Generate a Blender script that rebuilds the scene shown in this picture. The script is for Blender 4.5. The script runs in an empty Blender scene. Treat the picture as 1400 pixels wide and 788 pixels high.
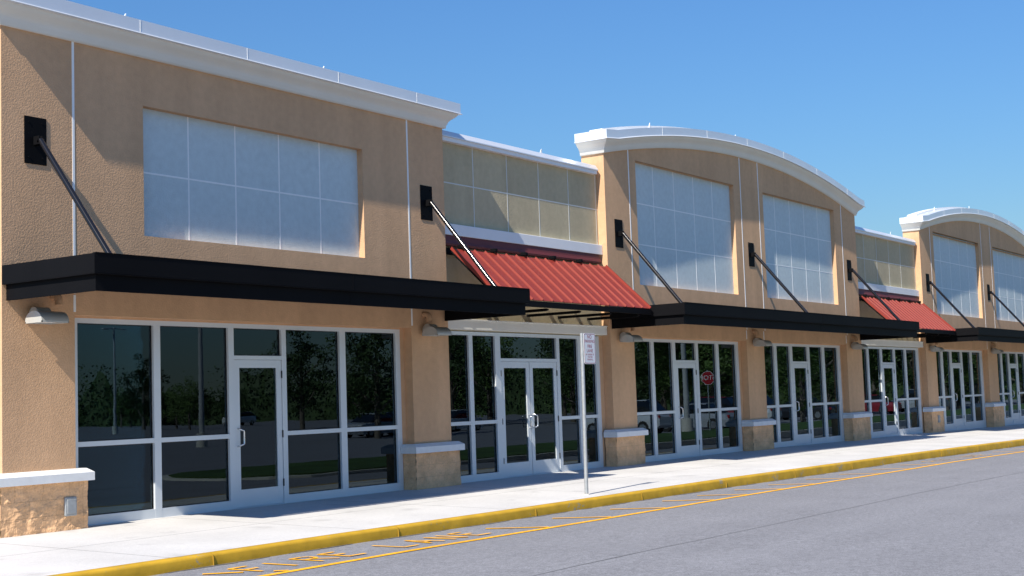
import bpy, bmesh, math, random
from mathutils import Vector, Matrix, noise as mnoise
random.seed(7)
R = math.radians
sc = bpy.context.scene
COL = sc.collection

# ------------------------------------------------------------------ helpers
class MB:
    """collects shapes, links them as ONE mesh object"""
    def __init__(s): s.v = []; s.f = []; s.sm = []
    def add(s, vs, fs, smooth=False):
        o = len(s.v); s.v += [tuple(p) for p in vs]
        for f in fs: s.f.append(tuple(o + i for i in f)); s.sm.append(smooth)
        return s
    def quad(s, a, b, c, d): return s.add([a, b, c, d], [(0, 1, 2, 3)])
    def box(s, x0, x1, y0, y1, z0, z1):
        v = [(x0,y0,z0),(x1,y0,z0),(x1,y1,z0),(x0,y1,z0),(x0,y0,z1),(x1,y0,z1),(x1,y1,z1),(x0,y1,z1)]
        return s.add(v, [(0,3,2,1),(4,5,6,7),(0,1,5,4),(1,2,6,5),(2,3,7,6),(3,0,4,7)])
    def bbox(s, x0, x1, y0, y1, z0, z1, b=.01):
        """box with chamfered edges"""
        bm = bmesh.new()
        bmesh.ops.create_cube(bm, size=1)
        for v in bm.verts:
            v.co = Vector(((x0+x1)/2 + v.co.x*(x1-x0), (y0+y1)/2 + v.co.y*(y1-y0), (z0+z1)/2 + v.co.z*(z1-z0)))
        bmesh.ops.bevel(bm, geom=bm.edges[:], offset=b, segments=1, affect='EDGES', profile=.5)
        return s.frombm(bm)
    def frombm(s, bm, smooth=False):
        bm.verts.index_update()
        s.add([v.co[:] for v in bm.verts], [tuple(v.index for v in f.verts) for f in bm.faces], smooth)
        bm.free(); return s
    def prism(s, pts, axis, a, b):
        """polygon pts (2-D) extruded along axis 0/1/2 between a and b"""
        n = len(pts)
        def P(p, t):
            if axis == 0: return (t, p[0], p[1])
            if axis == 1: return (p[0], t, p[1])
            return (p[0], p[1], t)
        v = [P(p, a) for p in pts] + [P(p, b) for p in pts]
        fs = [tuple(range(n))[::-1], tuple(range(n, 2*n))] + [(i, (i+1) % n, n+(i+1) % n, n+i) for i in range(n)]
        return s.add(v, fs)
    def tube(s, pts, rad, n=8, caps=True):
        pts = [Vector(p) for p in pts]
        rs = rad if isinstance(rad, (list, tuple)) else [rad]*len(pts)
        vs = []; fs = []
        up = None
        for i, p in enumerate(pts):
            t = (pts[min(i+1, len(pts)-1)] - pts[max(i-1, 0)]).normalized()
            if up is None: up = Vector((0,0,1)) if abs(t.z) < .9 else Vector((1,0,0))
            a = t.cross(up).normalized(); b2 = a.cross(t).normalized(); up = b2
            for k in range(n):
                th = 2*math.pi*k/n
                vs.append(p + rs[i]*(math.cos(th)*a + math.sin(th)*b2))
        for i in range(len(pts)-1):
            for k in range(n):
                fs.append((i*n+k, i*n+(k+1) % n, (i+1)*n+(k+1) % n, (i+1)*n+k))
        s.add(vs, fs, True)
        if caps:
            s.add(vs[:n], [tuple(range(n))[::-1]]); s.add(vs[-n:], [tuple(range(n))])
        return s
    def build(s, name, mat, parent=None, off=None, bevel=0):
        me = bpy.data.meshes.new(name)
        me.from_pydata(s.v, [], s.f)
        me.update()
        for p, q in zip(me.polygons, s.sm): p.use_smooth = q
        bm = bmesh.new(); bm.from_mesh(me); bmesh.ops.recalc_face_normals(bm, faces=bm.faces[:]); bm.to_mesh(me); bm.free()
        o = bpy.data.objects.new(name, me); COL.objects.link(o)
        if mat:
            for m in (mat if isinstance(mat, (list, tuple)) else [mat]): me.materials.append(m)
        if parent: o.parent = parent
        return o

def empty(name, loc=(0,0,0), rz=0):
    o = bpy.data.objects.new(name, None); COL.objects.link(o); o.location = loc; o.rotation_euler = (0,0,rz)
    o.empty_display_size = .3
    return o
def tag(o, label=None, cat=None, group=None, kind=None):
    if label: o['label'] = label
    if cat: o['category'] = cat
    if group: o['group'] = group
    if kind: o['kind'] = kind
    return o
def kids(o): return [c for c in COL.objects if c.parent == o]
def copy_tree(o, parent=None):
    c = o.copy(); COL.objects.link(c); c.parent = parent
    for ch in kids(o): copy_tree(ch, c)
    return c
def lerp_tab(tab, x):
    if x <= tab[0][0]: return tab[0][1]
    for (a, za), (b, zb) in zip(tab, tab[1:]):
        if x <= b: return za + (zb-za)*(x-a)/(b-a)
    return tab[-1][1]
def text_geo(txt, size, spacing=1.0):
    cu = bpy.data.curves.new('t', 'FONT'); cu.body = txt; cu.size = size; cu.align_x = 'CENTER'; cu.align_y = 'CENTER'
    cu.space_character = spacing; cu.resolution_u = 3
    o = bpy.data.objects.new('t', cu); COL.objects.link(o)
    dg = bpy.context.evaluated_depsgraph_get(); dg.update()
    me = bpy.data.meshes.new_from_object(o.evaluated_get(dg))
    vs = [v.co.copy() for v in me.vertices]; fs = [tuple(p.vertices) for p in me.polygons]
    bpy.data.objects.remove(o); bpy.data.curves.remove(cu); bpy.data.meshes.remove(me)
    return vs, fs

# ------------------------------------------------------------------ materials
def mat(name, col, rough=.6, metal=0, var=0, vscale=3, bump=0, bscale=40, bdist=.004, spec=.5, var2=0, v2scale=.5, detail=4):
    m = bpy.data.materials.new(name); m.use_nodes = True
    nt = m.node_tree; b = nt.nodes['Principled BSDF']; L = nt.links.new
    b.inputs['Base Color'].default_value = (*col, 1); b.inputs['Roughness'].default_value = rough
    b.inputs['Metallic'].default_value = metal; b.inputs['Specular IOR Level'].default_value = spec
    tc = nt.nodes.new('ShaderNodeTexCoord')
    src = None
    def noise(scale, det=4):
        n = nt.nodes.new('ShaderNodeTexNoise'); n.inputs['Scale'].default_value = scale; n.inputs['Detail'].default_value = det
        L(tc.outputs['Object'], n.inputs['Vector']); return n
    if var or var2:
        rgb = nt.nodes.new('ShaderNodeRGB'); rgb.outputs[0].default_value = (*col, 1); src = rgb.outputs[0]
        for amt, s_ in ((var, vscale), (var2, v2scale)):
            if not amt: continue
            n = noise(s_, 6)
            mr = nt.nodes.new('ShaderNodeMapRange'); mr.inputs['From Min'].default_value = .3; mr.inputs['From Max'].default_value = .7
            mr.inputs['To Min'].default_value = 1-amt; mr.inputs['To Max'].default_value = 1+amt
            L(n.outputs['Fac'], mr.inputs['Value'])
            mx = nt.nodes.new('ShaderNodeVectorMath'); mx.operation = 'SCALE'
            L(src, mx.inputs[0]); L(mr.outputs[0], mx.inputs['Scale']); src = mx.outputs[0]
        L(src, b.inputs['Base Color'])
    if bump:
        n = noise(bscale, detail)
        bp = nt.nodes.new('ShaderNodeBump'); bp.inputs['Strength'].default_value = bump; bp.inputs['Distance'].default_value = bdist
        L(n.outputs['Fac'], bp.inputs['Height']); L(bp.outputs[0], b.inputs['Normal'])
    return m

def N(nt, t, **kw):
    n = nt.nodes.new(t)
    for k, v in kw.items(): setattr(n, k, v)
    return n

def stucco(name, col, streak=.06, patch=.07):
    """knockdown stucco: flattened blobs plus grain, faint weathering"""
    m = mat(name, col, .88, var=patch, vscale=.7, var2=.05, v2scale=9, spec=.2)
    nt = m.node_tree; L = nt.links.new; b = nt.nodes['Principled BSDF']
    tc = [n for n in nt.nodes if n.type == 'TEX_COORD'][0]
    mp = N(nt, 'ShaderNodeMapping'); mp.inputs['Scale'].default_value = (2.6, 2.6, .22); L(tc.outputs['Object'], mp.inputs['Vector'])
    ns = N(nt, 'ShaderNodeTexNoise'); ns.inputs['Scale'].default_value = 1; ns.inputs['Detail'].default_value = 6; L(mp.outputs[0], ns.inputs['Vector'])
    ms = N(nt, 'ShaderNodeMapRange'); ms.inputs['From Min'].default_value = .3; ms.inputs['From Max'].default_value = .7; ms.inputs['To Min'].default_value = 1-streak; ms.inputs['To Max'].default_value = 1+streak
    L(ns.outputs['Fac'], ms.inputs['Value'])
    sv = N(nt, 'ShaderNodeVectorMath', operation='SCALE'); L(b.inputs['Base Color'].links[0].from_socket, sv.inputs[0]); L(ms.outputs[0], sv.inputs['Scale']); L(sv.outputs[0], b.inputs['Base Color'])
    n1 = N(nt, 'ShaderNodeTexNoise'); n1.inputs['Scale'].default_value = 42; n1.inputs['Detail'].default_value = 3; n1.inputs['Distortion'].default_value = .6
    n2 = N(nt, 'ShaderNodeTexNoise'); n2.inputs['Scale'].default_value = 160; n2.inputs['Detail'].default_value = 2
    for n in (n1, n2): L(tc.outputs['Object'], n.inputs['Vector'])
    mr = N(nt, 'ShaderNodeMapRange'); mr.interpolation_type = 'SMOOTHSTEP'
    mr.inputs['From Min'].default_value = .38; mr.inputs['From Max'].default_value = .62
    L(n1.outputs['Fac'], mr.inputs['Value'])
    ad = N(nt, 'ShaderNodeMath', operation='MULTIPLY_ADD'); L(n2.outputs['Fac'], ad.inputs[0]); ad.inputs[1].default_value = .35; L(mr.outputs[0], ad.inputs[2])
    bp = N(nt, 'ShaderNodeBump'); bp.inputs['Strength'].default_value = .5; bp.inputs['Distance'].default_value = .003
    L(ad.outputs[0], bp.inputs['Height']); L(bp.outputs[0], b.inputs['Normal'])
    return m

def ground_mat(name, col, rough, patch, patch_scale, speck, speck_scale, bump, joints=None, streak=0, stain=(1.7, .84)):
    m = bpy.data.materials.new(name); m.use_nodes = True
    nt = m.node_tree; L = nt.links.new; b = nt.nodes['Principled BSDF']; b.inputs['Roughness'].default_value = rough
    b.inputs['Specular IOR Level'].default_value = .3
    tc = N(nt, 'ShaderNodeTexCoord')
    def noise(scale, det=5, vec=None):
        n = N(nt, 'ShaderNodeTexNoise'); n.inputs['Scale'].default_value = scale; n.inputs['Detail'].default_value = det
        L(vec or tc.outputs['Object'], n.inputs['Vector']); return n.outputs['Fac']
    def mul(a, fac, lo, hi, f0=.3, f1=.7):
        mr = N(nt, 'ShaderNodeMapRange'); mr.inputs['From Min'].default_value = f0; mr.inputs['From Max'].default_value = f1
        mr.inputs['To Min'].default_value = lo; mr.inputs['To Max'].default_value = hi; L(fac, mr.inputs['Value'])
        mx = N(nt, 'ShaderNodeVectorMath', operation='SCALE'); L(a, mx.inputs[0]); L(mr.outputs[0], mx.inputs['Scale']); return mx.outputs[0]
    rgb = N(nt, 'ShaderNodeRGB'); rgb.outputs[0].default_value = (*col, 1); c = rgb.outputs[0]
    c = mul(c, noise(patch_scale, 6), 1-patch, 1+patch)
    c = mul(c, noise(speck_scale*.25, 4), 1-speck*.5, 1+speck*.5)
    sp = noise(speck_scale, 3)
    c = mul(c, sp, 1-speck, 1+speck)
    if streak:
        mp = N(nt, 'ShaderNodeMapping'); mp.inputs['Scale'].default_value = (.06, 1.6, 1); L(tc.outputs['Object'], mp.inputs['Vector'])
        c = mul(c, noise(1.0, 5, mp.outputs[0]), 1-streak, 1+streak)
    if joints:
        sx = N(nt, 'ShaderNodeSeparateXYZ'); L(tc.outputs['Object'], sx.inputs[0])
        def line(sock, per, off, w):
            a = N(nt, 'ShaderNodeMath', operation='ADD'); L(sock, a.inputs[0]); a.inputs[1].default_value = off+1000*per
            mo = N(nt, 'ShaderNodeMath', operation='MODULO'); L(a.outputs[0], mo.inputs[0]); mo.inputs[1].default_value = per
            lt = N(nt, 'ShaderNodeMath', operation='LESS_THAN'); L(mo.outputs[0], lt.inputs[0]); lt.inputs[1].default_value = w; return lt.outputs[0]
        jx = line(sx.outputs['X'], joints[0], joints[1], .018); jy = line(sx.outputs['Y'], joints[2], joints[3], .018)
        mxx = N(nt, 'ShaderNodeMath', operation='MAXIMUM'); L(jx, mxx.inputs[0]); L(jy, mxx.inputs[1])
        c = mul(c, mxx.outputs[0], 1, .45, 0, 1)
    c = mul(c, noise(stain[0], 5), 1, stain[1], .60, .72)
    L(c, b.inputs['Base Color'])
    bp = N(nt, 'ShaderNodeBump'); bp.inputs['Strength'].default_value = bump; bp.inputs['Distance'].default_value = .004
    L(sp, bp.inputs['Height']); L(bp.outputs[0], b.inputs['Normal'])
    return m

def splitface(name, col):
    m = mat(name, col, .9, var=.16, vscale=5, var2=.08, v2scale=40, spec=.15)
    nt = m.node_tree; L = nt.links.new; b = nt.nodes['Principled BSDF']
    tc = [n for n in nt.nodes if n.type == 'TEX_COORD'][0]
    n1 = N(nt, 'ShaderNodeTexNoise'); n1.inputs['Scale'].default_value = 16; n1.inputs['Detail'].default_value = 8; n1.inputs['Roughness'].default_value = .65
    L(tc.outputs['Object'], n1.inputs['Vector'])
    bp = N(nt, 'ShaderNodeBump'); bp.inputs['Strength'].default_value = .9; bp.inputs['Distance'].default_value = .012
    L(n1.outputs['Fac'], bp.inputs['Height']); L(bp.outputs[0], b.inputs['Normal'])
    return m

def worn_paint(name, col, under, amount, scale=30):
    """paint worn through to what lies under it"""
    m = bpy.data.materials.new(name); m.use_nodes = True
    nt = m.node_tree; L = nt.links.new; b = nt.nodes['Principled BSDF']; b.inputs['Roughness'].default_value = .7
    b.inputs['Specular IOR Level'].default_value = .25
    tc = N(nt, 'ShaderNodeTexCoord')
    n = N(nt, 'ShaderNodeTexNoise'); n.inputs['Scale'].default_value = scale; n.inputs['Detail'].default_value = 8; n.inputs['Roughness'].default_value = .7
    L(tc.outputs['Object'], n.inputs['Vector'])
    n3 = N(nt, 'ShaderNodeTexNoise'); n3.inputs['Scale'].default_value = 1.7; n3.inputs['Detail'].default_value = 4
    L(tc.outputs['Object'], n3.inputs['Vector'])
    sm = N(nt, 'ShaderNodeMath', operation='ADD'); L(n.outputs['Fac'], sm.inputs[0]); L(n3.outputs['Fac'], sm.inputs[1])
    mr = N(nt, 'ShaderNodeMapRange'); mr.inputs['From Min'].default_value = 1.0+amount; mr.inputs['From Max'].default_value = 1.06+amount
    L(sm.outputs[0], mr.inputs['Value'])
    n2 = N(nt, 'ShaderNodeTexNoise'); n2.inputs['Scale'].default_value = 4; n2.inputs['Detail'].default_value = 5; L(tc.outputs['Object'], n2.inputs['Vector'])
    mr2 = N(nt, 'ShaderNodeMapRange'); mr2.inputs['From Min'].default_value = .3; mr2.inputs['From Max'].default_value = .7
    mr2.inputs['To Min'].default_value = .84; mr2.inputs['To Max'].default_value = 1.12; L(n2.outputs['Fac'], mr2.inputs['Value'])
    rgb = N(nt, 'ShaderNodeRGB'); rgb.outputs[0].default_value = (*col, 1)
    s_ = N(nt, 'ShaderNodeVectorMath', operation='SCALE'); L(rgb.outputs[0], s_.inputs[0]); L(mr2.outputs[0], s_.inputs['Scale'])
    mx = N(nt, 'ShaderNodeMix', data_type='RGBA'); L(mr.outputs[0], mx.inputs['Factor']); L(s_.outputs[0], mx.inputs['A']); mx.inputs['B'].default_value = (*under, 1)
    L(mx.outputs['Result'], b.inputs['Base Color'])
    bp = N(nt, 'ShaderNodeBump'); bp.inputs['Strength'].default_value = .4; bp.inputs['Distance'].default_value = .006
    L(n.outputs['Fac'], bp.inputs['Height']); L(bp.outputs[0], b.inputs['Normal'])
    return m

def glass_mat(name, tint):
    m = bpy.data.materials.new(name); m.use_nodes = True
    nt = m.node_tree; L = nt.links.new
    nt.nodes.remove(nt.nodes['Principled BSDF']); out = nt.nodes['Material Output']
    tr = N(nt, 'ShaderNodeBsdfTransparent'); tr.inputs['Color'].default_value = (*tint, 1)
    gl = N(nt, 'ShaderNodeBsdfGlossy'); gl.inputs['Roughness'].default_value = .0; gl.inputs['Color'].default_value = (.66, .86, 1, 1)
    tc = N(nt, 'ShaderNodeTexCoord'); mp = N(nt, 'ShaderNodeMapping'); mp.inputs['Scale'].default_value = (.5, 1, 2.2); L(tc.outputs['Object'], mp.inputs['Vector'])
    n = N(nt, 'ShaderNodeTexNoise'); n.inputs['Scale'].default_value = 1.2; n.inputs['Detail'].default_value = 2; L(mp.outputs[0], n.inputs['Vector'])
    bp = N(nt, 'ShaderNodeBump'); bp.inputs['Strength'].default_value = .10; bp.inputs['Distance'].default_value = .004
    L(n.outputs['Fac'], bp.inputs['Height']); L(bp.outputs[0], gl.inputs['Normal'])
    fr = N(nt, 'ShaderNodeFresnel'); fr.inputs['IOR'].default_value = 1.55
    mu = N(nt, 'ShaderNodeMath', operation='MULTIPLY'); mu.use_clamp = True; L(fr.outputs[0], mu.inputs[0]); mu.inputs[1].default_value = 1.05
    mx = N(nt, 'ShaderNodeMixShader'); L(mu.outputs[0], mx.inputs[0]); L(tr.outputs[0], mx.inputs[1]); L(gl.outputs[0], mx.inputs[2])
    L(mx.outputs[0], out.inputs['Surface'])
    return m

M = {}
M['tan'] = stucco('tan_stucco', (.61, .38, .22))
M['olive'] = stucco('olive_stucco', (.48, .415, .275))
M['panel'] = stucco('pale_blue_stucco', (.58, .66, .67), .012, .02)
M['joint'] = mat('white_joint', (.86, .87, .86), .6)
M['joint_olive'] = mat('pale_joint', (.62, .63, .58), .6)
M['cornice'] = mat('cornice_white', (.76, .745, .68), .6, var=.03, vscale=2, bump=.15, bscale=90)
M['coping'] = mat('coping_metal', (.72, .75, .79), .35, .25, var=.03, vscale=1.2)
M['white'] = mat('white_trim', (.78, .79, .79), .5, var=.03, vscale=2)
M['cap'] = mat('cast_stone_cap', (.74, .75, .75), .7, var=.06, vscale=6, bump=.2, bscale=60)
M['block'] = splitface('split_face_block', (.74, .455, .25))
M['mortar'] = mat('mortar', (.42, .28, .16), .95)
M['black'] = mat('black_metal', (.006, .006, .007), .55, .0, var=.15, vscale=1, spec=.05)
M['rod'] = mat('black_gloss_rod', (.010, .010, .012), .14, .0, spec=.4)
M['soffit'] = mat('black_soffit', (.012, .012, .012), .7)
M['red'] = mat('red_metal', (.24, .029, .017), .5, .0, var=.05, vscale=2)
M['maroon'] = mat('dark_red_flashing', (.12, .018, .018), .6, .0)
M['alu'] = mat('clear_aluminium', (.66, .70, .73), .38, .2, var=.03, vscale=1.5)
M['gasket'] = mat('black_gasket', (.012, .012, .013), .6)
M['chrome'] = mat('brushed_steel', (.72, .73, .74), .25, .9)
M['glass'] = glass_mat('tinted_glass', (.20, .31, .35))
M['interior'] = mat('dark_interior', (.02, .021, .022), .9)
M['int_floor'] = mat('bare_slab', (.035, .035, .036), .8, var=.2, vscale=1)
M['lamp'] = mat('grey_lamp_metal', (.55, .54, .50), .4, .3)
M['galv'] = mat('galvanised_steel', (.36, .38, .39), .5, .4, var=.12, vscale=14)
M['sign_white'] = mat('sign_white', (.80, .80, .80), .35)
M['sign_red'] = mat('sign_red_ink', (.42, .02, .03), .4)
M['roof'] = mat('roof_membrane', (.55, .55, .54), .9)
M['asphalt'] = ground_mat('asphalt', (.215, .215, .228), .92, .05, .6, .30, 70, .8, streak=.05, stain=(2.6, .90))
M['concrete'] = ground_mat('concrete_walk', (.575, .56, .535), .85, .09, .7, .07, 60, .15, joints=(3.05, .45, 1.75, 0))
M['grey_kerb'] = mat('grey_concrete', (.62, .58, .50), .9, var=.1, vscale=4)
M['kerb'] = worn_paint('yellow_kerb_paint', (.55, .325, .025), (.33, .28, .18), .175, 22)
M['line'] = worn_paint('yellow_line_paint', (.90, .44, .02), (.215, .215, .228), .31, 40)
M['faded'] = worn_paint('faded_line_paint', (.74, .42, .10), (.225, .225, .24), .02, 14)
M['grass'] = ground_mat('grass', (.055, .10, .025), .95, .3, .6, .4, 40, .6)
M['bark'] = mat('bark', (.16, .13, .10), .95, var=.2, vscale=8, bump=.6, bscale=30, bdist=.02)
def leaf_mat(name, col):
    m = mat(name, col, .6, var=.45, vscale=.9, spec=.3); b = m.node_tree.nodes['Principled BSDF']
    return m
M['leaf'] = leaf_mat('leaf_green', (.10, .16, .04)); M['leaf2'] = leaf_mat('leaf_dark', (.055, .09, .028))
M['tyre'] = mat('tyre', (.02, .02, .02), .8); M['rim'] = mat('rim', (.5, .5, .5), .3, .8)
M['carglass'] = mat('car_glass', (.015, .018, .02), .05, spec=.8)
M['headlight'] = mat('headlight_lens', (.7, .7, .72), .1); M['taillight'] = mat('tail_lens', (.4, .02, .02), .2)
for n, c in dict(white=(.75,.75,.75), silver=(.42,.43,.45), red=(.30,.02,.03), black=(.02,.02,.025), blue=(.05,.08,.16)).items():
    M['car_'+n] = mat('car_paint_'+n, c, .25, .2, spec=.6)
M['pole'] = mat('concrete_pole', (.42, .42, .41), .7, var=.1, vscale=3)

# ------------------------------------------------------------------ ground
ROAD = [(2,-.195),(5.5,-.215),(10,-.232),(13,-.252),(17.8,-.29),(21.4,-.307),(27.7,-.375),(33,-.42),(45,-.50)]
KERB = [(2,-.070),(5.5,-.083),(12.5,-.092),(16.4,-.115),(23.4,-.155),(32.4,-.235),(45,-.345)]
BASE = [(22,0),(28,-.05),(35,-.085),(43.5,-.165),(50,-.22)]
road_z = lambda x: lerp_tab(ROAD, x); kerb_z = lambda x: lerp_tab(KERB, x); base_z = lambda x: lerp_tab(BASE, x)
KY = -3.5
def walk_z(x, y):
    t = (y - KY)/(-.1 - KY); return kerb_z(x) + (base_z(x)-kerb_z(x))*min(max(t, 0), 1)
def sheet(xs, ys, zf):
    m = MB(); n = len(ys)
    vs = [(x, y, zf(x, y)) for x in xs for y in ys]
    fs = [(i*n+j, (i+1)*n+j, (i+1)*n+j+1, i*n+j+1) for i in range(len(xs)-1) for j in range(n-1)]
    return m.add(vs, fs, True)
XS = [-900, -300, -60, -20, -8, 0] + [i*1.25 for i in range(1, 41)] + [60, 90, 150, 400, 900]
tag(sheet(XS, [-900, -300, -80, -20, -10, -5, -3.66, 0, 40, 900], lambda x, y: road_z(x)).build('asphalt_road', M['asphalt']), 'light grey sun bleached asphalt drive along the shop front', 'road', kind='structure')
WX = [-40, -20, -8, 0] + [i*1.25 for i in range(1, 45)] + [70]
tag(sheet(WX, [KY, -1.8, -.1, .6], walk_z).build('sidewalk', M['concrete']), 'pale concrete sidewalk in front of the shops', 'sidewalk', kind='structure')
# kerb, with a worn rounded nose and chipped lower edge
def kerb_mesh():
    m = MB(); rnd = random.Random(3)
    xs = [-40 + .25*i for i in range(441)]; vs = []; prof = 7
    for x in xs:
        k = kerb_z(x) + .003; r = road_z(x) - .05; w = lambda a: rnd.uniform(-a, a)
        vs += [(x, KY+.0, k-.06), (x, KY, k), (x, KY-.115+w(.004), k+w(.002)), (x, KY-.142+w(.005), k-.012+w(.003)), (x, KY-.150+w(.004), k-.035+w(.003)),
               (x, KY-.154+w(.004), r+.08), (x, KY-.157+w(.008), r)]
    fs = [(i*prof+j, (i+1)*prof+j, (i+1)*prof+j+1, i*prof+j+1) for i in range(len(xs)-1) for j in range(prof-1)]
    return m.add(vs, fs, True)
tag(kerb_mesh().build('kerb', M['kerb']), 'yellow painted concrete kerb between sidewalk and drive', 'kerb', kind='structure')

def kerb_joints():
    for x in [-6.1, -3.05, 0, 3.05, 6.1, 9.15, 12.2, 15.25, 18.3, 21.35, 24.4, 27.45, 30.5, 33.55, 36.6]:
        m = MB(); k, r_ = kerb_z(x), road_z(x); m.prism([(KY+.001, k-.02), (KY+.001, k+.0045), (KY-.117, k+.0045), (KY-.150, k-.012), (KY-.160, k-.04), (KY-.165, r_+.002), (KY-.10, r_+.002)], 0, x-.004, x+.004)
        tag(m.build('kerb_joint', M['kerb_gap']), 'thin dark joint across the yellow kerb', 'kerb joint', kind='structure')
M['kerb_gap'] = mat('kerb_gap', (.34, .20, .015), .95)
kerb_joints()
def gutter():
    m = MB(); rnd = random.Random(8); x = -40.0
    while x < 68:
        L_ = rnd.uniform(.25, 1.6); n = max(2, int(L_/.08)); vs = []
        for i in range(n+1):
            xx = x+L_*i/n; e = max(0, math.sin(math.pi*i/n))**.5; wd = (.02+.055*rnd.random())*e+.004
            vs += [(xx, KY-.150, road_z(xx)+.004), (xx, KY-.157-wd, road_z(xx)+.004)]
        m.add(vs, [(2*i, 2*i+1, 2*i+3, 2*i+2) for i in range(n)]); x += L_+rnd.uniform(0, .5)
    tag(m.build('gutter_dirt', mat('gutter_dirt', (.12, .11, .095), .95, var=.4, vscale=20)), 'dark grit along the foot of the yellow kerb', 'grit', kind='structure')
gutter()
# painted markings, a few mm above the road
def stroke(m, pts, w, lift=.006, step=.6):
    for (x0, y0), (x1, y1) in zip(pts, pts[1:]):
        d = Vector((x1-x0, y1-y0)); L_ = d.length; d /= L_; nx, ny = -d.y*w/2, d.x*w/2
        k = max(1, int(L_/step))
        vs = []
        for i in range(k+1):
            px, py = x0+(x1-x0)*i/k, y0+(y1-y0)*i/k
            for s_ in (1, -1): vs.append((px+s_*nx, py+s_*ny, road_z(px+s_*nx)+lift))
        m.add(vs, [(2*i, 2*i+1, 2*i+3, 2*i+2) for i in range(k)])
m = MB(); stroke(m, [(-30, -4.86), (70, -4.86)], .10, step=.5)
tag(m.build('fire_lane_edge_line', M['line']), 'long yellow line marking the edge of the fire lane', 'road marking', kind='structure')
m = MB()
for x in [-8.5,-6.9,-5.3,-3.7,-2.1] + [4.27,5.84,7.4,9.0,10.2,11.6,13.0,14.72,16.42,18.3,20.03] + [27.3,29.3,31.2,33,34.8,36.6,45,47]:
    stroke(m, [(x, -4.10), (x+.42, -4.80)], .085, .008)
stroke(m, [(-.60, -4.14), (-.33, -4.44)], .075, .008); stroke(m, [(-.15, -4.68), (-.06, -4.80)], .075, .008)
tag(m.build('hatch_lines', M['line']), 'slanting yellow hatch lines between kerb and edge line', 'road marking', kind='structure')
GL = {'F': [[(0,0),(0,1)],[(0,.97),(.5,.97)],[(0,.52),(.38,.52)]], 'I': [[(.1,0),(.1,1)]],
      'R': [[(0,0),(0,1)],[(0,.97),(.35,.97),(.46,.86),(.46,.66),(.35,.54),(0,.54)],[(.22,.54),(.5,0)]],
      'E': [[(0,0),(0,1)],[(0,.97),(.5,.97)],[(0,.52),(.36,.52)],[(0,.03),(.5,.03)]],
      'L': [[(0,0),(0,1)],[(0,.03),(.48,.03)]], 'A': [[(0,0),(.24,1)],[(.24,1),(.5,0)],[(.1,.32),(.4,.32)]],
      'N': [[(0,0),(0,1)],[(0,1),(.46,0)],[(.46,0),(.46,1)]]}
def letters(m, word, x, y0, h, pitch):
    for ch in word:
        for k, st in enumerate(GL[ch]): stroke(m, [(x+px*h*1.0, y0+py*h) for px, py in st], .052, .008+.0015*k)
        x += pitch
for word, x, nm, mk, lb in (('FIRE', -.20, 'fire_lettering', 'line', 'the word FIRE painted yellow on the drive, crisp'), ('LANE', 2.06, 'lane_lettering', 'line', 'the word LANE painted yellow on the drive, crisp'),
                     ('FIRE', 21.5, 'fire_lettering', 'faded', 'worn faded word FIRE painted farther along the drive'), ('LANE', 23.9, 'lane_lettering', 'faded', 'worn faded word LANE painted farther along the drive')):
    m = MB(); letters(m, word, x, -4.58, .50, .445 if word == 'FIRE' else .475)
    tag(m.build(nm, M[mk]), lb, 'road marking', kind='structure')
# asphalt crack and seam
m = MB(); rnd = random.Random(5); y = -7.4; pts = []
for i in range(60): pts.append((-6+i*.9, y+rnd.uniform(-.02, .02)))
for a, b in zip(pts, pts[1:]): stroke(m, [a, b], .02, .003)
tag(m.build('asphalt_seam', mat('seam_tar', (.19, .19, .20), .9)), 'thin paving seam running along the drive', 'road seam', kind='structure')
# ------------------------------------------------------------------ the shop blocks
CANOPY_Z = (2.865, 3.07, 3.295)
def wall_grid(m, x0, x1, z0, z1, holes, y=0, depth={}):
    """front face with rectangular holes (x0,x1,z0,z1,depth) and their reveals"""
    xs = sorted({x0, x1, *[h[0] for h in holes], *[h[1] for h in holes]}); zs = sorted({z0, z1, *[h[2] for h in holes], *[h[3] for h in holes]})
    for a, b in zip(xs, xs[1:]):
        for c, d in zip(zs, zs[1:]):
            cx, cz = (a+b)/2, (c+d)/2
            if any(h[0] < cx < h[1] and h[2] < cz < h[3] for h in holes): continue
            m.quad((a,y,c),(b,y,c),(b,y,d),(a,y,d))
    for h in holes:
        a, b, c, d, e = h
        m.quad((a,y,c),(a,y+e,c),(a,y+e,d),(a,y,d)); m.quad((b,y,c),(b,y+e,c),(b,y+e,d),(b,y,d)); m.quad((a,y,d),(b,y,d),(b,y+e,d),(a,y+e,d))
        if c > z0 + .01: m.quad((a,y,c),(b,y,c),(b,y+e,c),(a,y+e,c))

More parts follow.
